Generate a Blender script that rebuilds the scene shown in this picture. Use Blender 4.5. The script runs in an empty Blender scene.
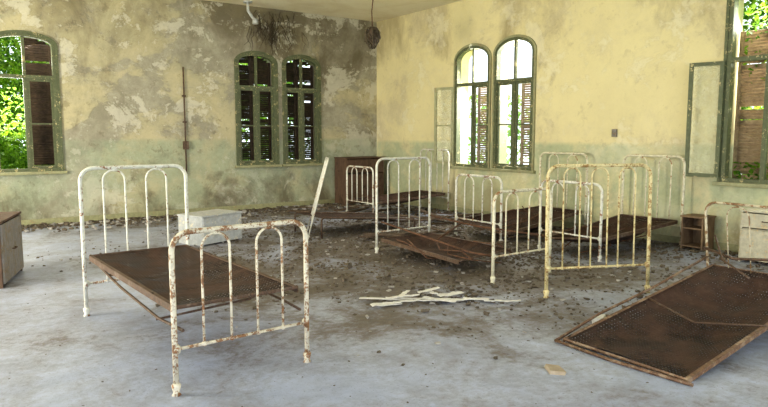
import bpy, bmesh, math, random
from mathutils import Vector, Matrix
random.seed(7)
S=bpy.context.scene
COL=S.collection
PI=math.pi
YB=12.36; XR=8.67; HC=4.16

# ---------------------------------------------------------------- materials
class NT:
    def __init__(s,name):
        s.m=bpy.data.materials.new(name); s.m.use_nodes=True
        s.t=s.m.node_tree; s.t.nodes.clear()
        s.out=s.t.nodes.new('ShaderNodeOutputMaterial')
        s.b=s.t.nodes.new('ShaderNodeBsdfPrincipled')
        s.t.links.new(s.b.outputs[0],s.out.inputs[0])
        s.co=s.t.nodes.new('ShaderNodeTexCoord').outputs['Object']
    def link(s,a,b): s.t.links.new(a,b)
    def map(s,scale=(1,1,1),loc=(0,0,0),src=None):
        n=s.t.nodes.new('ShaderNodeMapping'); n.inputs['Scale'].default_value=scale; n.inputs['Location'].default_value=loc
        s.link(src or s.co,n.inputs[0]); return n.outputs[0]
    def noise(s,scale,detail=6,rough=.6,dist=0,vec=None):
        n=s.t.nodes.new('ShaderNodeTexNoise'); n.inputs['Scale'].default_value=scale; n.inputs['Detail'].default_value=detail
        n.inputs['Roughness'].default_value=rough; n.inputs['Distortion'].default_value=dist
        s.link(vec or s.co,n.inputs['Vector']); return n.outputs[0]
    def ramp(s,v,a,b,lo=0,hi=1):
        n=s.t.nodes.new('ShaderNodeMapRange'); n.inputs[1].default_value=a; n.inputs[2].default_value=b
        n.inputs[3].default_value=lo; n.inputs[4].default_value=hi; n.clamp=True
        s.link(v,n.inputs[0]); return n.outputs[0]
    def mix(s,f,a,b):
        n=s.t.nodes.new('ShaderNodeMix'); n.data_type='RGBA'
        for sock,v in ((n.inputs[0],f),(n.inputs[6],a),(n.inputs[7],b)):
            if hasattr(v,'is_output'): s.link(v,sock)
            elif isinstance(v,(int,float)): sock.default_value=v
            else: sock.default_value=(*v,1)
        return n.outputs[2]
    def math(s,op,a,b=0,c=None):
        n=s.t.nodes.new('ShaderNodeMath'); n.operation=op
        for i,v in enumerate((a,b)):
            if hasattr(v,'is_output'): s.link(v,n.inputs[i])
            else: n.inputs[i].default_value=v
        return n.outputs[0]
    def sep(s,src=None):
        n=s.t.nodes.new('ShaderNodeSeparateXYZ'); s.link(src or s.co,n.inputs[0]); return n.outputs
    def blob(s,ax,a0,z0,ra,rz):
        o=s.sep(); p=s.math('MULTIPLY',s.math('SUBTRACT',o[ax],a0),1/ra); q=s.math('MULTIPLY',s.math('SUBTRACT',o[2],z0),1/rz)
        d=s.math('SQRT',s.math('ADD',s.math('MULTIPLY',p,p),s.math('MULTIPLY',q,q)))
        return s.ramp(d,.3,1.0,1,0)
    def bump(s,h,st=.3,d=.02):
        n=s.t.nodes.new('ShaderNodeBump'); n.inputs['Strength'].default_value=st; n.inputs['Distance'].default_value=d
        s.link(h,n.inputs['Height']); s.link(n.outputs[0],s.b.inputs['Normal'])
    def color(s,c):
        if hasattr(c,'is_output'): s.link(c,s.b.inputs['Base Color'])
        else: s.b.inputs['Base Color'].default_value=(*c,1)
    def rough(s,r): s.b.inputs['Roughness'].default_value=r

def m_paint(name,base,amount=.5,rust=(.13,.055,.025),sc=9):
    k=NT(name)
    n1=k.noise(sc,8,.7); n2=k.noise(sc*5,6,.7)
    v=k.math('ADD',k.math('MULTIPLY',n1,.6),k.math('MULTIPLY',n2,.4))
    th=.66-.3*amount
    msk=k.ramp(v,th-.015,th+.03)
    r=k.mix(k.ramp(n2,.4,.6),rust,(rust[0]*2.2,rust[1]*2.2,rust[2]*2))
    b=k.mix(k.ramp(k.noise(20,4),.35,.7),base,tuple(c*.72 for c in base))
    k.color(k.mix(msk,b,r)); k.rough(.6); k.bump(msk,.5,.002); return k.m
def m_rust(name,a=(.05,.028,.018),b=(.17,.085,.05)):
    k=NT(name); n=k.noise(14,8,.7); k.color(k.mix(k.ramp(n,.35,.65),a,b)); k.rough(.85); k.bump(n,.5,.004); return k.m
def m_wood(name,a,b,grain=(4,4,30),rough=.75):
    k=NT(name); n=k.noise(3,8,.7,1.2,k.map(grain)); n2=k.noise(5,5)
    c=k.mix(k.ramp(n,.35,.65),a,b); c=k.mix(k.ramp(n2,.55,.7),c,tuple(x*.5 for x in a)); k.color(c); k.rough(rough); k.bump(n,.3,.004); return k.m
def m_mesh(name,dense=.14):
    k=NT(name)
    n=k.noise(3.5,8,.7,.3); nf=k.noise(18,6,.7)
    wx=k.t.nodes.new('ShaderNodeTexWave'); wx.inputs['Scale'].default_value=13; wx.bands_direction='X'; k.link(k.co,wx.inputs[0])
    wy=k.t.nodes.new('ShaderNodeTexWave'); wy.inputs['Scale'].default_value=9; wy.bands_direction='Y'; k.link(k.co,wy.inputs[0])
    w=k.math('MAXIMUM',wx.outputs['Fac'],wy.outputs['Fac'])
    c=k.mix(k.ramp(n,.40,.60),(.022,.013,.010),(.072,.038,.027)); c=k.mix(k.math('MULTIPLY',k.ramp(nf,.5,.65),.5),c,(.11,.072,.055)); k.color(c); k.rough(.95)
    hole=k.math('ADD',w,k.ramp(n,.3,.7,-.30,.40))
    k.link(k.ramp(hole,dense,dense+.08,.0,1),k.b.inputs['Alpha']); k.bump(k.math('ADD',w,nf),.6,.006); return k.m

def m_wall(name,paint,paint2,bare,bare2,stain,dado,dado2,dadoz,peel_s,peel_th,streak_th,topstain,seed,peel_amt=.85,soft=.05,dado_amt=.8,hardamt=.75,fleck=.6,mott=.3,flakecol=None,ffth=.56,chalk=(.5,.52,.42),stain_amt=.75,hw=.03,blobs=()):
    k=NT(name); base=k.map(loc=(seed,seed*2,0))
    big=k.noise(.55,8,.6,.6,base); med=k.noise(1.9,10,.66,.5,base); fine=k.noise(9,8,.7,0,base); vf=k.noise(30,5,.7,0,base)
    z=k.sep()[2]
    up=k.mix(k.ramp(big,.33,.67),paint,paint2)
    up=k.mix(k.math('MULTIPLY',k.ramp(med,.42,.68),mott),up,tuple(x*.74 for x in paint2))
    up=k.mix(k.math('MULTIPLY',k.ramp(fine,.4,.7),mott*.8),up,tuple(x*.70 for x in paint2))
    m2=k.noise(peel_s,14,.68,.35,k.map((1,1,1.3),(seed+5,seed-3,2)))
    peel=k.ramp(m2,peel_th-soft,peel_th+soft)
    pc=k.mix(k.ramp(med,.40,.60),bare,bare2); pc=k.mix(k.math('MULTIPLY',k.ramp(fine,.42,.62),.4),pc,tuple(x*.70 for x in bare2))
    c=k.mix(k.math('MULTIPLY',peel,peel_amt*.75),up,pc)
    hard=k.ramp(m2,peel_th,peel_th+hw)
    c=k.mix(k.math('MULTIPLY',hard,hardamt),c,pc)
    st=k.noise(.9,9,.67,.4,k.map((1,1,.6),(seed,0,0)))
    zt=k.ramp(z,2.4,4.1,0,topstain)
    sv=k.math('ADD',st,zt)
    for ax,a0,z0,ra,rz,am in blobs: sv=k.math('ADD',sv,k.math('MULTIPLY',k.blob(ax,a0,z0,ra,rz),am))
    c=k.mix(k.math('MULTIPLY',k.ramp(sv,streak_th-.07,streak_th+.14),stain_amt),c,stain)
    fl=k.noise(1.05,14,.72,.3,k.map((1,1,1.2),(seed-7,seed,1)))
    fc=flakecol or tuple(min(.9,x*1.3) for x in bare)
    ff=k.ramp(fl,ffth,ffth+.03)
    c=k.mix(k.math('MULTIPLY',ff,fleck),c,fc)
    ed=k.ramp(k.math('ABSOLUTE',k.math('SUBTRACT',fl,ffth-.003)),0,.010,1,0)
    c=k.mix(k.math('MULTIPLY',ed,fleck*.35),c,stain)
    lo=k.mix(k.ramp(med,.40,.62),dado,dado2)
    lo=k.mix(k.math('MULTIPLY',k.ramp(fine,.45,.65),.35),lo,tuple(x*.70 for x in dado2))
    lo=k.mix(k.math('MULTIPLY',k.ramp(fl,.50,.60),.55),lo,chalk)
    zz=k.math('ADD',z,k.math('MULTIPLY',k.math('SUBTRACT',fine,.5),.09))
    isd=k.ramp(zz,dadoz-.04,dadoz+.035,1,0)
    worn=k.ramp(k.noise(1.3,10,.72,.4,k.map(loc=(seed+9,2,seed))),.44,.60,dado_amt,dado_amt*.3)
    c=k.mix(k.math('MULTIPLY',isd,worn),c,lo)
    zb=k.ramp(z,0,.9,.17,0)
    c=k.mix(k.math('MULTIPLY',k.ramp(k.math('ADD',st,zb),.59,.73),stain_amt),c,stain)
    sp=k.noise(4.5,12,.74,.2,base)
    c=k.mix(k.math('MULTIPLY',k.ramp(sp,.58,.65),fleck*.7),c,fc)
    c=k.mix(k.math('MULTIPLY',k.ramp(sp,.43,.35),fleck*.8),c,stain)
    c=k.mix(k.math('MULTIPLY',k.ramp(vf,.55,.7),mott*.6),c,stain)
    k.color(c); k.rough(.92)
    k.bump(k.math('ADD',k.math('MULTIPLY',hard,-.6),k.math('ADD',k.math('MULTIPLY',ff,.4),k.math('MULTIPLY',fine,.35))),.45,.02); return k.m

M={}
M['back']=m_wall('peeling_plaster_grey',(.60,.54,.36),(.49,.45,.31),(.42,.40,.34),(.30,.285,.235),(.135,.11,.07),(.39,.44,.33),(.29,.335,.25),1.46,.60,.50,.61,.15,3,soft=.07,hardamt=.65,fleck=.58,flakecol=(.68,.66,.58),ffth=.545,chalk=(.51,.53,.44),hw=.03,blobs=((0,5.9,3.9,1.5,.9,.22),(0,8.4,2.8,.9,1.8,.08)))
M['right']=m_wall('peeling_plaster_yellow',(.81,.73,.45),(.75,.67,.41),(.70,.63,.45),(.60,.53,.37),(.33,.27,.16),(.48,.53,.37),(.40,.45,.31),1.41,.5,.55,.66,.15,11,.75,soft=.06,dado_amt=.88,hardamt=.22,fleck=.30,mott=.13,flakecol=(.84,.81,.69),chalk=(.64,.65,.50),stain_amt=.68,blobs=((1,11.9,3.8,1.6,1.0,.12),(1,4.9,3.9,1.8,.9,.12)))
k=NT('ceiling_plaster'); n=k.noise(.8,9,.6,.4); n2=k.noise(6,8,.7)
c=k.mix(k.ramp(n,.48,.68),(.86,.81,.66),(.74,.66,.48)); c=k.mix(k.math('MULTIPLY',k.ramp(n2,.58,.72),.35),c,(.4,.33,.2)); k.color(c); k.rough(.95); k.bump(n2,.3,.02); M['ceil']=k.m
# floor
k=NT('dusty_concrete'); x,y,z=k.sep()
big=k.noise(.55,8,.62,.8); med=k.noise(1.1,12,.70,.7); fine=k.noise(16,8,.75); spk=k.noise(60,4,.7)
base=k.mix(k.ramp(big,.38,.62),(.345,.39,.55),(.47,.52,.68)); base=k.mix(k.math('MULTIPLY',k.ramp(fine,.4,.65),.25),base,(.25,.265,.34))
base=k.mix(k.math('MULTIPLY',k.ramp(k.noise(2.4,10,.7,.4),.46,.66),.55),base,(.23,.24,.30))
dx=k.math('MULTIPLY',k.math('SUBTRACT',x,5.4),.25); dy=k.math('MULTIPLY',k.math('SUBTRACT',y,6.5),.235)
d=k.math('SQRT',k.math('ADD',k.math('MULTIPLY',dx,dx),k.math('MULTIPLY',dy,dy)))
cen=k.ramp(d,.15,1.6,.19,-.10)
wl=k.ramp(y,10.0,12.3,0,.16)
dm=k.math('ADD',k.math('ADD',k.math('MULTIPLY',big,.22),k.math('MULTIPLY',med,.78)),k.math('ADD',cen,wl))
dirt=k.mix(k.ramp(fine,.35,.65),(.05,.038,.028),(.18,.145,.115))
dv=k.math('ADD',dm,k.math('MULTIPLY',k.math('SUBTRACT',fine,.5),.34))
dsoft=k.ramp(dv,.41,.67); dmask=k.ramp(dv,.53,.65)
c=k.mix(k.math('MULTIPLY',dsoft,.74),base,(.19,.165,.145)); c=k.mix(k.math('MULTIPLY',dmask,.85),c,dirt)
c=k.mix(k.math('MULTIPLY',k.ramp(spk,.59,.67),.55),c,(.12,.10,.08))
k.color(c); k.rough(.65); k.bump(k.math('ADD',k.math('ADD',fine,k.math('MULTIPLY',spk,.3)),dmask),.4,.012); M['floor']=k.m
M['white']=m_paint('chipped_white_enamel',(.78,.78,.71),.38)
M['palecream']=m_paint('chipped_pale_cream_enamel',(.80,.76,.60),.36,rust=(.17,.09,.04))
M['polecream']=m_paint('dusty_white_enamel',(.74,.73,.66),.34,rust=(.25,.18,.12))
M['dimcream']=m_paint('rusty_cream_enamel',(.62,.56,.42),.52,rust=(.13,.075,.04))
M['brownrail']=m_paint('rusty_brown_rail_paint',(.32,.23,.16),.64,rust=(.09,.05,.032))
M['yellow']=m_paint('chipped_yellow_enamel',(.76,.66,.38),.44,rust=(.17,.10,.04),sc=14)
M['rusty_white']=m_paint('rusted_beige_enamel',(.74,.69,.57),.49,rust=(.14,.072,.038),sc=13)
M['rust']=m_rust('rusted_iron'); M['spring']=m_mesh('rusted_wire_mesh',.07); M['springdense']=m_mesh('dense_rusted_wire_mesh',.02)
M['angle']=m_paint('rusted_angle_iron',(.20,.15,.12),.75,rust=(.06,.036,.026))
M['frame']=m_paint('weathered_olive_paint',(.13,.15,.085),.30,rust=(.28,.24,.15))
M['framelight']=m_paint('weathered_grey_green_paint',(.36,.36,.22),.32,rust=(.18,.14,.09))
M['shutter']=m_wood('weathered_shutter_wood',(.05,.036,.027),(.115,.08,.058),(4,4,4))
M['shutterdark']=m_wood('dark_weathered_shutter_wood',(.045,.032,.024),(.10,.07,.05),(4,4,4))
M['shutterlit']=m_wood('grey_brown_shutter_wood',(.20,.155,.115),(.34,.27,.20),(4,4,4))  # brighter copy of the shutter wood, light on it painted into the color
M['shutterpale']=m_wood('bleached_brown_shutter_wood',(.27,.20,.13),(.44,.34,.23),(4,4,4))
M['brown']=m_wood('dark_veneer',(.09,.052,.036),(.15,.095,.065),(3,3,1))
M['boxbrown']=m_wood('dull_brown_wood',(.17,.11,.07),(.27,.19,.12),(3,3,1))
M['greypanel']=m_paint('worn_grey_brown_paint',(.27,.25,.235),.45,rust=(.13,.10,.075))
M['cabwhite']=m_paint('dirty_white_paint',(.50,.52,.54),.34,rust=(.32,.30,.27))
M['cabcream']=m_paint('dirty_cream_paint',(.58,.55,.44),.34,rust=(.30,.24,.16))
M['lath']=m_wood('pale_splintered_strip',(.78,.77,.75),(.60,.58,.55),(3,3,3))
M['plank']=m_wood('dark_rotten_wood',(.065,.044,.032),(.15,.105,.075),(3,3,3))
M['chip']=m_wood('plaster_and_leaf_crumbs',(.17,.14,.11),(.08,.062,.046),(6,6,6))
M['chiplight']=m_wood('pale_plaster_chips',(.46,.45,.45),(.28,.26,.25),(6,6,6))
M['tile']=m_rust('dusty_terracotta',(.32,.26,.20),(.42,.35,.27))
M['vine']=m_rust('dead_brown_vine',(.05,.038,.026),(.14,.11,.075))
k=NT('dusty_yellow_glass'); n=k.noise(5,6,.7); k.color((.72,.72,.50)); k.rough(.3); k.link(k.ramp(n,.35,.65,.12,.38),k.b.inputs['Alpha']); M['glass']=k.m
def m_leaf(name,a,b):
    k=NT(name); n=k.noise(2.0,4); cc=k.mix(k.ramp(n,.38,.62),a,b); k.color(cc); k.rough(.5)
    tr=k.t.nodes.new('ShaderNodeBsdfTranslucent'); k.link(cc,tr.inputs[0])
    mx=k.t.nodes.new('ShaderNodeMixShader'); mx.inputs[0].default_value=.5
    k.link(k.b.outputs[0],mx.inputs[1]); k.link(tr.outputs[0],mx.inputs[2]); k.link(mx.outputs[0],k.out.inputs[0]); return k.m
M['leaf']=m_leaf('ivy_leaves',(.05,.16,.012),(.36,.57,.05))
M['leafpale']=m_leaf('pale_sunlit_leaves',(.22,.40,.08),(.5,.64,.22))  # paler copy of the leaves, sunlight put into the color
M['leafdark']=m_leaf('shaded_leaves',(.07,.15,.03),(.20,.34,.06))  # darker copy of the leaves, shade put into the color
k=NT('outdoor_grass'); n=k.noise(3,8); k.color(k.mix(k.ramp(n,.4,.6),(.12,.2,.05),(.3,.36,.12))); M['grass']=k.m

# ---------------------------------------------------------------- mesh builder
class MB:
    def __init__(s): s.v=[]; s.f=[]; s.sm=[]
    def tube(s,path,r,seg=8,smooth=True,cap=True,flat=1.0):
        P=[Vector(p) for p in path]; n=len(P); b0=len(s.v); up=None
        for i,p in enumerate(P):
            t=(P[min(i+1,n-1)]-P[max(i-1,0)]).normalized()
            if up is None:
                a=Vector((0,1,0)) if abs(t.y)<.9 else Vector((1,0,0)); up=(a-t*a.dot(t)).normalized()
            else: up=(up-t*up.dot(t)).normalized()
            sd=t.cross(up); rr=r[i] if isinstance(r,(list,tuple)) else r
            for j in range(seg):
                an=2*PI*j/seg; s.v.append(p+(up*math.cos(an)*flat+sd*math.sin(an))*rr)
        for i in range(n-1):
            for j in range(seg):
                a=b0+i*seg+j; b=b0+i*seg+(j+1)%seg; s.f.append((a,b,b+seg,a+seg)); s.sm.append(smooth)
        if cap:
            s.f.append(tuple(b0+j for j in range(seg))[::-1]); s.sm.append(False)
            s.f.append(tuple(b0+(n-1)*seg+j for j in range(seg))); s.sm.append(False)
    def box(s,c,d,rot=None,jit=0):
        b0=len(s.v); c=Vector(c)
        for i in range(8):
            q=Vector(((-.5 if i&1==0 else .5)*d[0],(-.5 if i&2==0 else .5)*d[1],(-.5 if i&4==0 else .5)*d[2]))
            if jit: q=Vector([x+random.uniform(-jit,jit)*dd for x,dd in zip(q,d)])
            if rot: q=rot@q
            s.v.append(c+q)
        for f in ((0,2,3,1),(4,5,7,6),(0,1,5,4),(2,6,7,3),(0,4,6,2),(1,3,7,5)):
            s.f.append(tuple(b0+i for i in f)); s.sm.append(False)
    def ball(s,c,r,sc=(1,1,1),seg=8,rings=6):
        c=Vector(c); b0=len(s.v)
        for i in range(rings+1):
            th=PI*i/rings
            for j in range(seg):
                a=2*PI*j/seg; s.v.append(c+Vector((math.sin(th)*math.cos(a)*r*sc[0],math.sin(th)*math.sin(a)*r*sc[1],math.cos(th)*r*sc[2])))
        for i in range(rings):
            for j in range(seg):
                a=b0+i*seg+j; b=b0+i*seg+(j+1)%seg; s.f.append((a,a+seg,b+seg,b)); s.sm.append(True)
    def obj(s,name,mat,parent=None,loc=(0,0,0),rot=(0,0,0),bevel=0):
        me=bpy.data.meshes.new(name); me.from_pydata([tuple(v) for v in s.v],[],s.f); me.update()
        me.polygons.foreach_set('use_smooth',s.sm); me.materials.append(M[mat] if isinstance(mat,str) else mat)
        o=bpy.data.objects.new(name,me); COL.objects.link(o); o.location=loc; o.rotation_euler=rot
        if parent: o.parent=parent
        if bevel:
            b=o.modifiers.new('bevel','BEVEL'); b.width=bevel; b.segments=2; b.limit_method='ANGLE'
        return o
def tag(o,label=None,cat=None,group=None,kind=None):
    if label: o['label']=label
    if cat: o['category']=cat
    if group: o['group']=group
    if kind: o['kind']=kind
    return o
def empty(name,loc,rot=(0,0,0),label=None,cat=None,group=None,kind=None,parent=None):
    o=bpy.data.objects.new(name,None); o.empty_display_size=.2; COL.objects.link(o); o.location=loc; o.rotation_euler=rot
    tag(o,label,cat,group,kind)
    if parent: o.parent=parent
    return o

# ---------------------------------------------------------------- room
def arch_pts(W,z0,zs,rise,ins=0,n=14):
    pts=[(ins,z0+ins),(ins,zs)]
    for i in range(1,n):
        a=PI-PI*i/n; pts.append((W/2+(W/2-ins)*math.cos(a),zs+(rise-ins)*math.sin(a)))
    pts+=[(W-ins,zs),(W-ins,z0+ins)]
    return pts
Z0=.92; ZT=2.5
WIN=[(1,'b',.93,.97,3.06,.19),(2,'b',5.19,.88,3.03,.20),(3,'b',6.25,.86,3.03,.20),(4,'r',9.60,.95,2.99,.27),(5,'r',8.52,.95,3.02,.27),(6,'r',4.28,1.02,3.42,.30)]
def prism(W,loc,rot,ZS,RISE):
    pts=arch_pts(W,Z0,ZS,RISE); mb=MB(); n=len(pts)
    for y in (-.5,.9):
        for p in pts: mb.v.append(Vector((p[0],y,p[1])))
    mb.f.append(tuple(range(n))); mb.f.append(tuple(range(2*n-1,n-1,-1)))
    for i in range(n):
        j=(i+1)%n; mb.f.append((j,i,i+n,j+n))
    mb.sm=[False]*len(mb.f)
    o=mb.obj('cutter','frame',None,loc,rot)
    bm=bmesh.new(); bm.from_mesh(o.data); bmesh.ops.recalc_face_normals(bm,faces=bm.faces); bm.to_mesh(o.data); bm.free()
    return o
def wall(name,c,d,mat,cutters):
    mb=MB(); mb.box(c,d); o=mb.obj(name,mat)
    bm=bmesh.new(); bm.from_mesh(o.data); bmesh.ops.recalc_face_normals(bm,faces=bm.faces); bm.to_mesh(o.data); bm.free()
    for cu in cutters:
        m=o.modifiers.new('b','BOOLEAN'); m.object=cu; m.operation='DIFFERENCE'; m.solver='EXACT'
    if cutters:
        dg=bpy.context.evaluated_depsgraph_get(); dg.update()
        me=bpy.data.meshes.new_from_object(o.evaluated_get(dg)); o.modifiers.clear(); o.data=me
        for cu in cutters: bpy.data.objects.remove(cu)
    o['kind']='structure'; return o
cb=[prism(w,(x,YB,0),(0,0,0),zs,ri) for n,s,x,w,zs,ri in WIN if s=='b']
wall('wall_back',(1.8,YB+.175,HC/2),(13.74,.35,HC),'back',cb)
cr=[prism(w,(XR,y,0),(0,0,-PI/2),zs,ri) for n,s,y,w,zs,ri in WIN if s=='r']
wall('wall_right',(XR+.175,4.5,HC/2),(.35,15.72,HC),'right',cr)
mb=MB(); mb.box((1.9,4.6,-.1),(14.2,16.2,.2)); f=mb.obj('floor','floor'); f['kind']='structure'
mb=MB(); mb.box((1.9,4.6,HC+.1),(14.2,16.2,.2)); f=mb.obj('ceiling','ceil'); f['kind']='structure'
mb=MB(); mb.box((1.8,YB-.0075,.05),(13.7,.015,.10)); tag(mb.obj('baseboard_back','framelight'),kind='structure')
mb=MB(); mb.box((XR-.0075,4.5,.05),(.015,15.7,.10)); tag(mb.obj('baseboard_right','framelight'),kind='structure')
mb=MB(); mb.box((5,8,-.9),(60,60,.2)); tag(mb.obj('grass_ground','grass'),'overgrown grass ground outside the building','ground',kind='stuff')

# windows ----------------------------------------------------------
def band(po,pi,y0,y1):
    mb=MB(); n=len(po)
    for pts,y in ((po,y0),(pi,y0),(po,y1),(pi,y1)):
        for p in pts: mb.v.append(Vector((p[0],y,p[1])))
    for i in range(n):
        j=(i+1)%n
        mb.f.append((i,j,n+j,n+i)); mb.f.append((2*n+i,3*n+i,3*n+j,2*n+j))
        mb.f.append((n+i,n+j,3*n+j,3*n+i)); mb.f.append((i,2*n+i,2*n+j,j))
    mb.sm=[False]*len(mb.f); return mb
def sash(parent,w,z0,z1,hinge,ang,mat,bars=1,t=.042):
    mb=MB(); d=.035; h=z1-z0
    mb.box((t/2,0,z0+h/2),(t,d,h)); mb.box((w-t/2,0,z0+h/2),(t,d,h)); mb.box((w/2,0,z0+t/2),(w-2*t,d,t)); mb.box((w/2,0,z1-t/2),(w-2*t,d,t))
    for b in range(bars):
        zz=z0+h*(b+1)/(bars+1); mb.box((w/2,0,zz),(w-2*t,d*.8,.025))
    return mb.obj('sash',mat,parent,(hinge[0],hinge[1],0),(0,0,ang))
def shutter(parent,x0,x1,W,z0,z1,mat,y,hinge_left=True,ang=0,arched=True,ZS=3,RISE=.3,tilt=-.85,miss=.03):
    mb=MB(); cx=(x0+x1)/2
    def top(x):
        if not arched: return z1
        u=(x-W/2)/(W/2); u=max(-.98,min(.98,u)); return min(z1,ZS+RISE*math.sqrt(1-u*u)-.03)
    px=x0 if hinge_left else x1
    t=.05
    for x in (x0+t/2,x1-t/2): mb.box((x-px,0,(z0+top(x))/2),(t,.035,top(x)-z0))
    z=z0+.03; i=0
    while z<z1:
        if i%16==0:
            lx=x0+t; rx=x1-t
            if top(cx)>z+.05 and top(x0+t)>z and top(x1-t)>z: mb.box((cx-px,0,z+.02),(rx-lx,.032,.05)); z+=.06
        lx=x0+t; rx=x1-t
        while lx<rx and top(lx)<z+.02: lx+=.02
        while rx>lx and top(rx)<z+.02: rx-=.02
        if rx-lx>.06 and random.random()>miss: mb.box(((lx+rx)/2-px,0,z+.02),(rx-lx,.056,.009),Matrix.Rotation(tilt+random.uniform(-.1,.1),3,'X'))
        z+=.042; i+=1
    return mb.obj('shutter',mat,parent,(px,y,0),(0,0,ang))
for n,side,o0,W,ZS,RISE in WIN:
    loc=(o0,YB,0) if side=='b' else (XR,o0,0); rot=(0,0,0) if side=='b' else (0,0,-PI/2)
    e=empty('window_%d'%n,loc,rot,kind='structure')
    pi=arch_pts(W,Z0,ZS,RISE,.055); po=arch_pts(W,Z0,ZS,RISE,.002)
    band(po,pi,-.02,.09).obj('frame','frame',e)
    po2=[(p[0]-.04,p[1]) for p in arch_pts(W+.08,Z0-.04,ZS,RISE+.04)]
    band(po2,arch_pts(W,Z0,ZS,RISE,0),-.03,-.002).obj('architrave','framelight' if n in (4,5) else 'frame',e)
    mb=MB(); mb.box((W/2,.03,(Z0+ZT)/2+.03),(.055,.06,ZT-Z0)); mb.obj('mullion','frame',e)
    mb=MB(); mb.box((W/2,.03,(ZT+ZS+RISE)/2+.01),(.045,.05,ZS+RISE-ZT-.10)); mb.obj('mullion','frame',e)
    mb=MB(); mb.box((W/2,.02,ZT+.03),(W-.11,.08,.06)); mb.obj('transom','frame',e)
    mb=MB(); mb.box((W/2,-.02,Z0-.02),(W+.16,.12,.05)); mb.obj('sill','framelight',e,bevel=.006)
    hw=(W-.11-.055)/2; xr=W/2+.0275; ys=.27; kw=dict(ZS=ZS,RISE=RISE)
    if n in (2,3):
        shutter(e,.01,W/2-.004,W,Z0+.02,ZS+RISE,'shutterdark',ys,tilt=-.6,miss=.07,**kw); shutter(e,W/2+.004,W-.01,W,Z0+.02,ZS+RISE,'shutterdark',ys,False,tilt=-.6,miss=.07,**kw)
        for x in (.055,xr): sash(e,hw,Z0+.06,ZT,(x,.03),0,'frame',1)
    if n==1:
        shutter(e,W/2+.004,W-.01,W,Z0+.02,ZS+RISE,'shutter',ys,False,**kw)
        sash(e,hw,Z0+.06,ZT,(xr,.03),0,'frame',1)
    if n==4:
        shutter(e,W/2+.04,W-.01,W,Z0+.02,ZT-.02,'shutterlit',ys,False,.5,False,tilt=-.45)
        s=sash(e,.42,Z0+.06,ZT,(0,-.05),PI+.45,'framelight',1,.05)
        mb=MB(); mb.box((.21,0,(Z0+ZT)/2+.03),(.318,.004,ZT-Z0-.16)); mb.obj('glass_pane','glass',s)
        sash(e,hw,Z0+.06,ZT,(xr,.03),0,'frame',1)
    if n==5:
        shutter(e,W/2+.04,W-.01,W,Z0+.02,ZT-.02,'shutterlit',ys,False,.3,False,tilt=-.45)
        for x in (.055,xr): sash(e,hw,Z0+.06,ZT,(x,.03),0,'frame',1)
    if n==6:
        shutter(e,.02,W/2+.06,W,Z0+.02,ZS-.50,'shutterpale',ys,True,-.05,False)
        s=sash(e,.43,Z0+.06,ZT+.02,(-.01,-.05),PI+.25,'frame',0,.05)
        mb=MB(); mb.box((.215,0,(Z0+ZT)/2+.04),(.328,.004,ZT-Z0-.14)); mb.obj('glass_pane','glass',s)

# foliage ------------------------------------------------------------
def leaves(name,c,d,n,size,mat,label,spread=2.3):
    me_v=[];me_f=[]
    cl=[Vector([c[k]+random.uniform(-.5,.5)*d[k] for k in range(3)]) for _ in range(max(20,n//40))]
    for i in range(n):
        q0=random.choice(cl); p=q0+Vector([random.gauss(0,size*spread) for k in range(3)])
        p=Vector([max(c[k]-d[k]/2,min(c[k]+d[k]/2,p[k])) for k in range(3)])
        s=size*random.uniform(.6,1.3)
        R=Matrix.Rotation(random.uniform(0,2*PI),3,'Z')@Matrix.Rotation(random.uniform(-1.1,1.1),3,'X')@Matrix.Rotation(random.uniform(-1,1),3,'Y')
        b=len(me_v)
        for q in ((0,-.5,0),(.33,-.12,.05),(.22,.3,.03),(0,.6,0),(-.22,.3,.03),(-.33,-.12,.05)): me_v.append(tuple(p+R@(Vector(q)*s)))
        me_f.append((b,b+1,b+2,b+3)); me_f.append((b,b+3,b+4,b+5))
    me=bpy.data.meshes.new(name); me.from_pydata(me_v,[],me_f); me.materials.append(M[mat])
    o=bpy.data.objects.new(name,me); COL.objects.link(o)
    tag(o,label,'foliage',kind='stuff'); return o
L='bright green climbing leaves growing outside the window'
leaves('ivy_foliage',(1.1,13.6,1.6),(2.6,1.2,4.4),22000,.08,'leaf',L)
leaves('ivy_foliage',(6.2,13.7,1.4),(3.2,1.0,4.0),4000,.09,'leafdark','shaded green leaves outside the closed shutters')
leaves('ivy_foliage',(10.1,3.7,1.8),(1.3,3.4,4.8),26000,.08,'leaf',L)
leaves('ivy_foliage',(8.86,3.86,2.75),(.14,.5,1.1),220,.075,'leaf','green ivy leaves hanging over the weathered shutter',1.6)
leaves('ivy_foliage',(8.84,3.80,1.06),(.14,.7,.24),150,.07,'leaf','green ivy leaves growing on the window ledge',1.5)
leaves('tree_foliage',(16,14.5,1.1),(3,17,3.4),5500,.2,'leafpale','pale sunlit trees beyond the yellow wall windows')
leaves('tree_foliage',(2,20,1.7),(16,3,4.6),20000,.22,'leaf','sunlit green trees beyond the grey wall windows')

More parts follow.
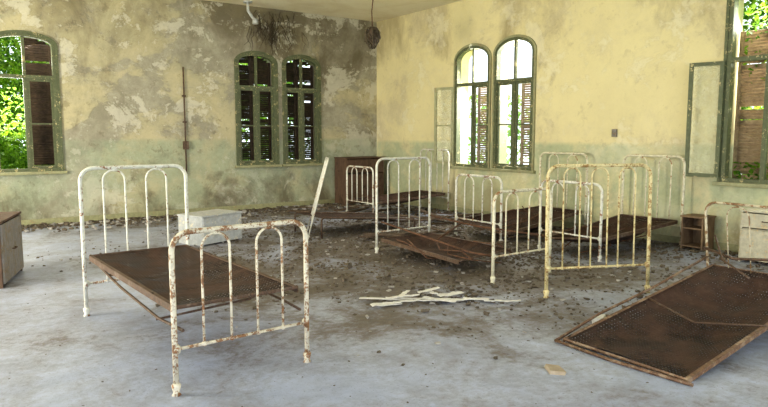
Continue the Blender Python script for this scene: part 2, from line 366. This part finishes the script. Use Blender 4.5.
# ---------------------------------------------------------------- beds
def bent_u(w,h,rc,z0):
    pts=[(0,0,z0),(0,0,z0+(h-rc-z0)*.5),(0,0,h-rc)]
    for i in range(1,8):
        a=PI-PI/2*i/8; pts.append((rc+rc*math.cos(a),0,h-rc+rc*math.sin(a)))
    pts+= [(rc,0,h),(w/2,0,h),(w-rc,0,h)]
    for i in range(1,8):
        a=PI/2-PI/2*i/8; pts.append((w-rc+rc*math.cos(a),0,h-rc+rc*math.sin(a)))
    pts+=[(w,0,h-rc),(w,0,z0+(h-rc-z0)*.5),(w,0,z0)]
    return pts
def bed_end(parent,name,w,h,mat,loc=(0,0,0),rot=(0,0,0),rail=.28,hoops=2,r=.017,label=None,rod=.5):
    mb=MB(); mb.tube(bent_u(w,h,.11,.05),r,10)
    o=mb.obj(name,mat,parent,loc,rot)
    if label: o['label']=label
    mb=MB(); mb.tube([(r,0,rail),(w-r,0,rail)],r*.62,8)
    for x in (r*.6,w-r*.6): mb.ball((x,0,rail),r*1.6,(1,1,1.2))
    mb.obj('crossbar',mat,o)
    fr=[(.20,.40),(.60,.80)] if hoops==2 else [(.15,.31),(.42,.58),(.69,.85)]
    for a,b in fr:
        x0=w*a; x1=w*b; rc=(x1-x0)/2; top=h-.022
        pts=[(x0,0,rail),(x0,0,(rail+top-rc)/2),(x0,0,top-rc)]
        for i in range(1,12):
            t=PI-PI*i/12; pts.append(((x0+x1)/2+rc*math.cos(t),0,top-rc+rc*math.sin(t)))
        pts+=[(x1,0,top-rc),(x1,0,(rail+top-rc)/2),(x1,0,rail)]
        mb=MB(); mb.tube(pts,r*rod,8)
        mb.ball((x0,0,rail),r*1.0,(1,1,1)); mb.ball((x1,0,rail),r*1.0,(1,1,1)); mb.ball(((x0+x1)/2,0,top),r*.9,(1.5,1,.8))
        mb.obj('hoop',mat,o)
    for x in (0,w):
        mb=MB(); mb.tube([(x,0,.075),(x,0,.062),(x,0,.045),(x,0,.02),(x,0,0)],[r*1.1,r*1.7,r*1.5,r*1.1,r*1.7],10)
        mb.obj('foot',mat,o)
    return o
def spring(parent,w,L,z,z2=None,sag=.05,y0=-.06,twist=0,lip=.042,mat='spring',wave=0,rail='angle'):
    z2=z if z2 is None else z2
    mb=MB(); nx,ny=14,28; x0=.03; x1=w-.03
    for j in range(ny+1):
        for i in range(nx+1):
            u=i/nx; v=j/ny
            zz=z+(z2-z)*v+twist*(u-.5)*v-sag*math.sin(PI*u)**.7*math.sin(PI*v)**.6+random.uniform(-.007,.007)+wave*math.sin(u*7+v*5)*math.sin(v*9)*math.sin(PI*u)
            mb.v.append(Vector((x0+(x1-x0)*u,y0-L*v,max(.012,zz))))
    for j in range(ny):
        for i in range(nx):
            a=j*(nx+1)+i; mb.f.append((a,a+1,a+nx+2,a+nx+1)); mb.sm.append(True)
    mb.obj('spring_mesh',mat,parent)
    for zz,yy,tw in ((z,y0,0),(z2,y0-L,twist)):
        m=MB(); m.tube([(x0,yy,zz-tw/2-.004),(w/2,yy,zz-.004),(x1,yy,zz+tw/2-.004)],.012,4,False,flat=.45); m.obj('end_bar',rail,parent)
    for x,sg in ((x0,1),(x1,-1)):
        m=MB(); e2=z2-sg*twist/2
        a=Vector((x,y0,z)); b=Vector((x,y0-L,e2)); q=[]
        prof=[(-.003,-lip),(.003,-lip),(.003,-.004),(.026,-.004),(.026,.002),(-.003,.002)]
        for P in (a,b):
            for px,pz in prof: q.append(P+Vector((sg*px,0,pz)))
        m.v=q; k6=6
        for t in range(k6): m.f.append((t,(t+1)%k6,(t+1)%k6+k6,t+k6)); m.sm.append(False)
        m.f.append(tuple(range(k6))); m.f.append(tuple(range(2*k6-1,k6-1,-1))); m.sm+=[False,False]
        m.obj('side_rail',rail,parent)
def loose(parent,w,L,n,seed,zmax=.42):
    rs=random.Random(seed)
    for _ in range(n):
        x=rs.uniform(.05,w-.05); y=-rs.uniform(.1,L*.6); z=rs.uniform(.15,zmax)
        pts=[(x,y,z)]
        for q in range(3):
            x=min(w-.03,max(.03,x+rs.uniform(-.3,.3))); y-=rs.uniform(.12,.3); z=max(.015,z-rs.uniform(-.03,.13)); pts.append((x,y,z))
        m=MB(); m.tube(pts,rs.uniform(.006,.010),6); m.obj('broken_spring','rust',parent)
G='iron hospital beds in the ward'
def bed(loc,ang,w,L,hh,hf,mh,mf,label,z=.5,z2=None,sag=.06,hoops=2,fl=None,hl=None,twist=0,r=.017,rod=.5,SL=None,wave=0,smat='spring'):
    e=empty('iron_bed',loc,(0,0,ang),label,'bed',G)
    bed_end(e,'headboard',w,hh,mh,(0,0,0),label=hl,hoops=hoops,r=r,rod=rod)
    bed_end(e,'footboard',w,hf,mf,(0,-L,0),label=fl,hoops=hoops,r=r,rod=rod)
    spring(e,w,SL or L-.12,z,z2,sag,twist=twist,wave=wave,mat=smat)
    return e
# A
A=bed((1.03,5.82,0),math.radians(2.5),.91,2.13,1.27,.98,'white','rusty_white','white iron hospital bed with rust-chipped beige footboard and bare wire mesh',z=.53,z2=.52,sag=.07,fl='beige iron footboard with fine rust chips and two hoops',wave=.012)
for pts,r in (([(.05,-.08,.50),(.04,-.9,.42),(.10,-1.55,.32),(.12,-1.95,.33)],.010),([(.10,-1.5,.30),(.42,-1.55,.33),(.75,-1.6,.36),(.88,-1.62,.42)],.008),([(.86,-1.62,.40),(.88,-1.9,.38),(.89,-2.08,.36)],.009),([(.05,-.55,.45),(.40,-.6,.38),(.86,-.62,.47)],.008)):
    m=MB(); m.tube(pts,r,6); m.obj('hanging_support','angle',A)
# E-D
B2=bed((4.74,6.76,0),math.radians(0),.90,2.12,1.24,.96,'white','palecream','iron hospital bed with white headboard, cream footboard and low collapsed mesh',z=.20,z2=.17,sag=.10,fl='cream iron footboard with two hoops',twist=.05,SL=1.5,wave=.05,smat='spring')
for pts in ([(.03,-.06,.42),(.02,-1.0,.34),(.03,-1.75,.27),(.04,-2.1,.28)],[(.87,-.06,.44),(.86,-1.0,.40),(.87,-2.1,.42)],[(.03,-.7,.36),(.4,-.75,.24),(.86,-.7,.41)]):
    m=MB(); m.tube(pts,.012,6); m.obj('broken_spring','rust',B2)
loose(B2,.9,2.0,5,1,.3)
# G-F
bed((8.5,10.5,0),-PI/2,.9,1.85,1.25,.95,'white','white','small white iron bed with arched hoops near the wall corner',sag=.14,z=.38,z2=.30,r=.016,rod=.6,smat='springdense')
# H
b3=bed((8.5,7.25,0),-PI/2,.95,1.92,1.25,.95,'palecream','white','pale iron bed with its headboard against the yellow wall',sag=.18,z=.34,z2=.20,twist=-.14,r=.018,rod=.55,wave=.05)
loose(b3,.95,1.9,5,2)
# I
b4=bed((8.5,5.65,0),-PI/2,.95,1.85,1.25,.95,'palecream','white','pale iron bed behind the standing yellow bed end',sag=.18,z=.36,z2=.22,twist=.10,r=.018,rod=.55,wave=.05)
loose(b4,.95,1.8,5,3)
# C
e=empty('bed_end',(4.73,3.92,0),(0,0,math.radians(-25)),'tall yellow-cream iron bed end standing alone with chipped paint','bed end')
bed_end(e,'end_frame',1.07,1.26,'yellow',r=.018,rot=(math.radians(-1.5),0,0),rod=.48,hoops=3)
# B
e=empty('iron_bed',(5.96,2.99,0),(0,0,-PI/2),'collapsed iron bed frame with rusty mesh sloping to the floor','bed',G)
bed_end(e,'footboard',1.0,.95,'dimcream',(0,0,0),(math.radians(9),0,math.radians(-4)),r=.012)
spring(e,1.02,2.12,.34,.03,.14,twist=-.01,lip=.03,mat='spring',wave=.045,rail='brownrail')
m=MB(); m.tube([(-.02,-2.21,.014),(.5,-2.24,.014),(1.04,-2.21,.014)],.012,8); m.obj('bent_rail','brownrail',e)
m=MB(); m.tube([(-.02,-2.19,.014),(-.08,-1.6,.10),(-.05,-.9,.22),(.0,-.05,.42)],.011,8); m.obj('bent_rail','brownrail',e)
m=MB(); m.tube([(.02,-1.1,.19),(.5,-1.2,.10),(1.0,-1.15,.19)],.008,6); m.obj('bent_rail','angle',e)
m=MB(); m.tube([(-.02,-.10,.50),(.3,-.22,.46),(.7,-.16,.50),(1.0,-.10,.47)],.013,6); m.obj('bent_rail','angle',e)
m=MB(); m.tube([(.05,-.05,.62),(.25,-.30,.45),(.55,-.45,.36)],.010,6); m.obj('bent_rail','angle',e)
# K
e=empty('iron_bed',(4.62,8.95,0),(0,0,0),'low collapsed iron bed with leaning pale end frame','bed',G)
le=bed_end(e,'headboard',.92,1.24,'polecream',r=.010)
le.matrix_local=Matrix.Translation((-.13,-.76,0.0))@Matrix.Rotation(math.radians(61.5),4,'Z')@Matrix.Rotation(math.radians(15),4,'X')
mm=MB(); nx,ny=10,20
for j in range(ny+1):
    for i in range(nx+1):
        mm.v.append(Vector((.15+1.75*j/ny,-.75+.85*i/nx,.30-.14*j/ny-.05*math.sin(PI*i/nx)*math.sin(PI*j/ny))))
for j in range(ny):
    for i in range(nx):
        a=j*(nx+1)+i; mm.f.append((a,a+1,a+nx+2,a+nx+1)); mm.sm.append(True)
mm.obj('spring_mesh','springdense',e)
for yy in (-.75,.10):
    mm=MB(); mm.tube([(.12,yy,0),(.12,yy,.28),(.16,yy,.31),(1.0,yy,.24),(1.88,yy,.17),(1.9,yy,.12),(1.9,yy,0)],.015,6); mm.obj('side_rail','angle',e)

# ---------------------------------------------------------------- cabinets
def cabinet(name,loc,ang,w,d,h,bodymat,frontmat,label,cat,drawer=True,door=True,hd=.28,plain=False):
    e=empty(name,loc,(0,0,ang),label,cat)
    t=.02; mb=MB()
    mb.box((-w/2+t/2,0,h/2),(t,d,h)); mb.box((w/2-t/2,0,h/2),(t,d,h)); mb.box((0,0,t/2+.04),(w-2*t,d,t)); mb.box((0,d/2-t/2,h/2+.02),(w-2*t,t,h-.06))
    mb.box((0,.0,h*.66),(w-2*t,d-2*t,t)); mb.obj('body',bodymat,e)
    mb=MB(); mb.box((0,-.005,h+.012),(w+.03,d+.03,.024)); mb.obj('top',bodymat,e,bevel=.005)
    if plain:
        mb=MB(); mb.box((0,-d/2-.009,h*.52),(w-.01,.018,h*.94)); mb.obj('front_panel',frontmat,e,bevel=.004)
    if drawer:
        mb=MB(); mb.box((0,-d/2-.009,h*(.98-hd/2)),(w-.03,.018,h*hd)); dr=mb.obj('drawer',frontmat,e,bevel=.004); zc=h*(.98-hd/2)
        mb=MB(); mb.tube([(-.05,-d/2-.018,zc),(-.045,-d/2-.045,zc),(.045,-d/2-.045,zc),(.05,-d/2-.018,zc)],.006,6); mb.obj('handle','rust',dr)
    if door:
        mb=MB(); mb.box((0,-d/2-.009,h*.36),(w-.03,.018,h*.60)); mb.box((0,-d/2-.02,h*.36),(w*.7,.008,h*.45)); dr=mb.obj('door',frontmat,e,bevel=.004)
        mb=MB(); mb.ball((w*.38,-d/2-.032,h*.40),.014); mb.obj('knob','rust',dr)
    return e
cabinet('bedside_cabinet',(.34,7.92,0),math.radians(90-17),.92,.7,.66,'brown','greypanel','brown wooden cabinet with a worn grey front and handle','cabinet',hd=.92,door=False)
cabinet('storage_box',(3.30,8.95,0.0),math.radians(22),.74,.50,.40,'cabwhite','cabwhite','plain low grey-white dusty box standing on the floor','box',drawer=False,door=False,plain=True)
cabinet('sideboard',(7.95,12.02,0),0,1.0,.5,1.03,'brown','brown','dark brown wooden sideboard standing in the room corner','cabinet')
cabinet('wooden_box',(8.46,4.45,0),-PI/2,.30,.30,.44,'boxbrown','brown','small brownish wooden box against the yellow wall','box',drawer=False,door=False)
cabinet('bedside_cabinet',(8.30,3.40,0),-PI/2,.62,.50,.62,'cabcream','cabcream','pale cream cabinet standing below the shuttered window','cabinet',drawer=True,door=True)

# ---------------------------------------------------------------- ceiling lamp, pipes, fittings
random.seed(5)
e=empty('hanging_lamp',(6.26,9.05,2.93),label='rusted iron hanging lamp draped with brown nest litter',cat='lamp')
mb=MB(); mb.tube([(0,0,1.23),(.02,0,.95),(-.01,0,.7),(0,0,.42)],.010,8); mb.tube([(0,0,1.23),(0,0,1.19)],[.06,.03],10); mb.obj('rod','rust',e)
mb=MB()
for i in range(6):
    a=PI*i/3; c,s=math.cos(a),math.sin(a)
    mb.tube([(0,0,.44),(.09*c,.07*s,.42),(.15*c,.13*s,.34),(.12*c,.12*s,.20),(.04*c,.04*s,.08)],.012,6)
for i in range(60):
    a=random.uniform(0,6.28); rr=random.uniform(.03,.13); z=random.uniform(.22,.42)
    pts=[]
    for q in range(5):
        pts.append((rr*math.cos(a),rr*math.sin(a),z)); a+=random.uniform(.1,.5); rr=min(.14,max(.02,rr+random.uniform(-.03,.03))); z-=random.uniform(.0,.05)
    mb.tube(pts,random.uniform(.005,.012),5)
mb.obj('cage','vine',e)
mb=MB(); mb.tube([(0,0,.44),(0,0,.38),(0,0,.30),(0,0,.22),(.01,0,.14)],[.03,.07,.10,.08,.03],10); mb.obj('lamp_holder','plank',e)
mb=MB(); mb.tube([(4.10,YB-.03,2.85),(4.10,YB-.03,.75)],.014,8); mb.box((4.10,YB-.04,1.35),(.09,.08,.16)); mb.box((4.10,YB-.02,2.3),(.07,.04,.03)); mb.box((4.10,YB-.02,1.8),(.07,.04,.03))
tag(mb.obj('wall_pipe','angle'),'thin rusty pipe with junction box on the plaster wall','pipe')
mb=MB(); mb.tube([(5.3,YB-.4,HC),(5.3,YB-.4,3.98),(5.38,YB-.42,3.86),(5.45,YB-.4,3.82)],.03,8); mb.tube([(5.3,YB-.4,HC),(5.3,YB-.4,HC-.03)],.09,12); mb.tube([(5.45,YB-.4,3.84),(5.45,YB-.4,3.74)],[.05,.06],10)
tag(mb.obj('ceiling_bracket','cabwhite'),'white bent pipe bracket fixed to the ceiling','bracket')
# dead vine hanging down the wall above the shuttered windows
mb=MB()
for i in range(70):
    x=random.gauss(6.0,.30); z=random.uniform(3.55,4.12); pts=[]
    y=YB-.02
    for q in range(6):
        pts.append((x,y,z)); x+=random.uniform(-.06,.06); y=max(YB-.12,min(YB-.012,y+random.uniform(-.03,.02))); z-=random.uniform(.03,.11)
    mb.tube(pts,[.008,.007,.006,.005,.004,.003],4)
tag(mb.obj('hanging_vine','vine'),'dead brown vine hanging down the plaster above windows','vine',kind='stuff')
mb=MB(); mb.box((XR-.02,5.93,1.58),(.04,.08,.12)); mb.ball((XR-.04,5.93,1.58),.022)
tag(mb.obj('light_switch','greypanel',bevel=.004),'small grey switch box on the yellow wall','switch')

# ---------------------------------------------------------------- debris
def stick(name,x,y,z,l,w,t,ang,tilt,mat,label,cat,group,zig=.03,hump=0):
    mb=MB(); seg=9; yy=0; zz=0; n=seg+1
    for s_ in range(n):
        u=s_/seg-.5; ww=w*(1-.5*max(0,abs(u)*2-.7))*random.uniform(.8,1.15); yy+=random.uniform(-zig,zig); zz=random.uniform(0,zig*.6)+random.uniform(0,hump)
        for a,b in ((-1,-1),(1,-1),(1,1),(-1,1)): mb.v.append(Vector((u*l,yy+a*ww/2,zz+b*t/2)))
    for s_ in range(seg):
        for q in range(4):
            a=s_*4+q; b=s_*4+(q+1)%4; mb.f.append((a,b,b+4,a+4)); mb.sm.append(False)
    mb.f.append((3,2,1,0)); mb.sm.append(False); k0=seg*4; mb.f.append((k0,k0+1,k0+2,k0+3)); mb.sm.append(False)
    o=mb.obj(name,mat,None,(x,y,z),(random.uniform(-.2,.2),tilt,ang)); tag(o,label,cat,group); return o
random.seed(12)
for (x,y,z,l,w,a,t) in ((3.40,4.70,.02,.50,.06,-40,.02),(3.30,4.56,.02,.30,.06,-8,.03),(3.68,4.52,.02,.55,.055,-46,-.03),(3.94,4.28,.02,.58,.05,-30,.01),(4.14,4.14,.02,.42,.04,-52,.03),
    (3.60,4.70,.03,.30,.05,24,-.05),(3.84,4.54,.05,.26,.05,62,.14),(3.96,4.42,.04,.34,.06,6,.06),(3.84,4.60,.06,.22,.07,-20,-.16),(3.56,4.46,.03,.42,.04,-18,.02),(4.24,4.02,.02,.34,.035,-34,0),(3.76,4.36,.03,.32,.045,-62,.03),(3.52,4.60,.05,.32,.04,-26,-.05)):
    stick('broken_board',x,y,z,l,w,.006,math.radians(a),t,'lath','pale splintered flat strip lying in a loose heap','board','splintered strips on the floor',.006,.008)
random.seed(3)
def planks(n,cx,cy,sx,sy,lr):
    for i in range(n):
        l=random.uniform(*lr)
        stick('broken_plank',cx+random.uniform(-sx,sx),cy+random.uniform(-sy,sy),random.uniform(.03,.10),l,random.uniform(.05,.12),.02,random.uniform(-1.2,1.4),random.uniform(-.08,.08),'plank','dark rotten plank lying under the rusty beds','plank','rotten planks under the beds',.008)
planks(16,5.8,7.0,.65,1.0,(.35,1.0)); planks(10,7.2,8.6,.8,.7,(.5,1.3)); planks(8,7.3,6.3,.7,.6,(.4,1.0)); planks(6,6.6,10.6,.8,.8,(.5,1.0))
mb=MB(); mb.box((0,0,.035),(.12,.08,.07),jit=.12); tag(mb.obj('plaster_block','lath',None,(4.40,3.10,0),(0,0,.4),bevel=.006),'small pale block of plaster lying on concrete','block')
mb=MB(); mb.box((0,0,.012),(.13,.09,.024),jit=.14); tag(mb.obj('broken_tile','tile',None,(3.27,2.62,0),(0,0,1.0),bevel=.004),'broken pale terracotta tile piece lying on concrete','tile')
# crumbs
random.seed(21); mb=MB()
def crumb(m,x,y,s,flat=.35):
    R=Matrix.Rotation(random.uniform(0,6.28),3,'Z')@Matrix.Rotation(random.uniform(-.4,.4),3,'X')
    h=s*random.uniform(.5,1.2)*flat; m.box((x,y,h*.5),(s,s*random.uniform(.35,1),h),R,jit=.25)
for c_ in range(220):
    cx=random.gauss(5.5,1.5); cy=random.gauss(6.9,1.9); sp=random.uniform(.12,.5)
    for i in range(random.randint(25,80)):
        x=random.gauss(cx,sp); y=random.gauss(cy,sp)
        if -1<x<8.55 and 3.0<y<12.2: crumb(mb,x,y,random.choice((.008,.012,.018,.026)) if random.random()<.95 else random.uniform(.03,.06),.5)
for i in range(1300): 
    x=random.uniform(-1,8.5); crumb(mb,x,12.27-abs(random.gauss(0,.4)),random.choice((.02,.04,.06)),.5)
for i in range(600): crumb(mb,8.57-abs(random.gauss(0,.5)),random.uniform(2.5,12),random.choice((.02,.04,.06)),.5)
for i in range(300): crumb(mb,random.uniform(0,7),random.uniform(1.5,8),random.choice((.006,.010,.014)))
tag(mb.obj('dirt_litter','chip'),'crumbled brown dirt and leaf litter scattered over concrete','rubble',kind='stuff')
ml=MB()
for i in range(420):
    x=random.gauss(5.2,1.5); y=random.gauss(6.6,1.8)
    if x<8.5 and y>3.2: crumb(ml,x,y,random.choice((.012,.018,.03,.045)))
for i in range(250): crumb(ml,random.uniform(0,8.4),12.2-abs(random.gauss(0,.6)),random.choice((.03,.05,.08)),.5)
tag(ml.obj('plaster_rubble','chiplight'),'pale plaster chips scattered over the dusty concrete','rubble',kind='stuff')

# ---------------------------------------------------------------- light
w=bpy.data.worlds.new('world'); S.world=w; w.use_nodes=True
w.node_tree.nodes['Background'].inputs[0].default_value=(.81,.90,1,1); w.node_tree.nodes['Background'].inputs[1].default_value=2.0
def area(name,loc,target,sx,sy,e,c):
    l=bpy.data.lights.new(name,'AREA'); l.shape='RECTANGLE'; l.size=sx; l.size_y=sy; l.energy=e; l.color=c
    o=bpy.data.objects.new(name,l); COL.objects.link(o); o.location=loc
    o.rotation_euler=(Vector(target)-Vector(loc)).to_track_quat('-Z','Y').to_euler(); return o
area('window_light',(-4.5,7.5,1.4),(8.67,8.6,2.9),2.2,1.6,500,(1,.89,.62))  # added warm fill from the open side, brightens the upper right wall
area('window_light',(1.5,-3.0,1.0),(6,9,4.4),4,1.6,110,(1,.92,.74))  # added low fill aimed upward to lift the ceiling and corner
for loc,tgt,e,s in (((9.4,8.6,2.6),(5.5,6.5,0),240,1.8),((9.4,3.8,2.6),(6.0,3.2,0),90,.9),((1.4,13.0,2.4),(2.0,9,0),80,.9)):
    area('window_daylight',loc,tgt,s,1.6,e,(1,.97,.90))
sl=bpy.data.lights.new('sun','SUN'); sl.energy=3.6; sl.angle=.02; sl.color=(1,.94,.8); so=bpy.data.objects.new('sun',sl); COL.objects.link(so)
so.rotation_euler=Vector((-.18,-.16,-1)).to_track_quat('-Z','Y').to_euler()
S.view_settings.view_transform='Standard'; S.view_settings.exposure=.12
try: S.view_settings.look='Medium High Contrast'
except Exception as ex: pass
# camera
p=math.radians(6.17); yaw=math.radians(35.7)
c=bpy.data.cameras.new('camera'); co=bpy.data.objects.new('camera',c); COL.objects.link(co)
co.location=(0,0,1.55); co.rotation_euler=(PI/2-p,0,-yaw); c.lens=36*634/768; c.clip_start=.05; S.camera=co
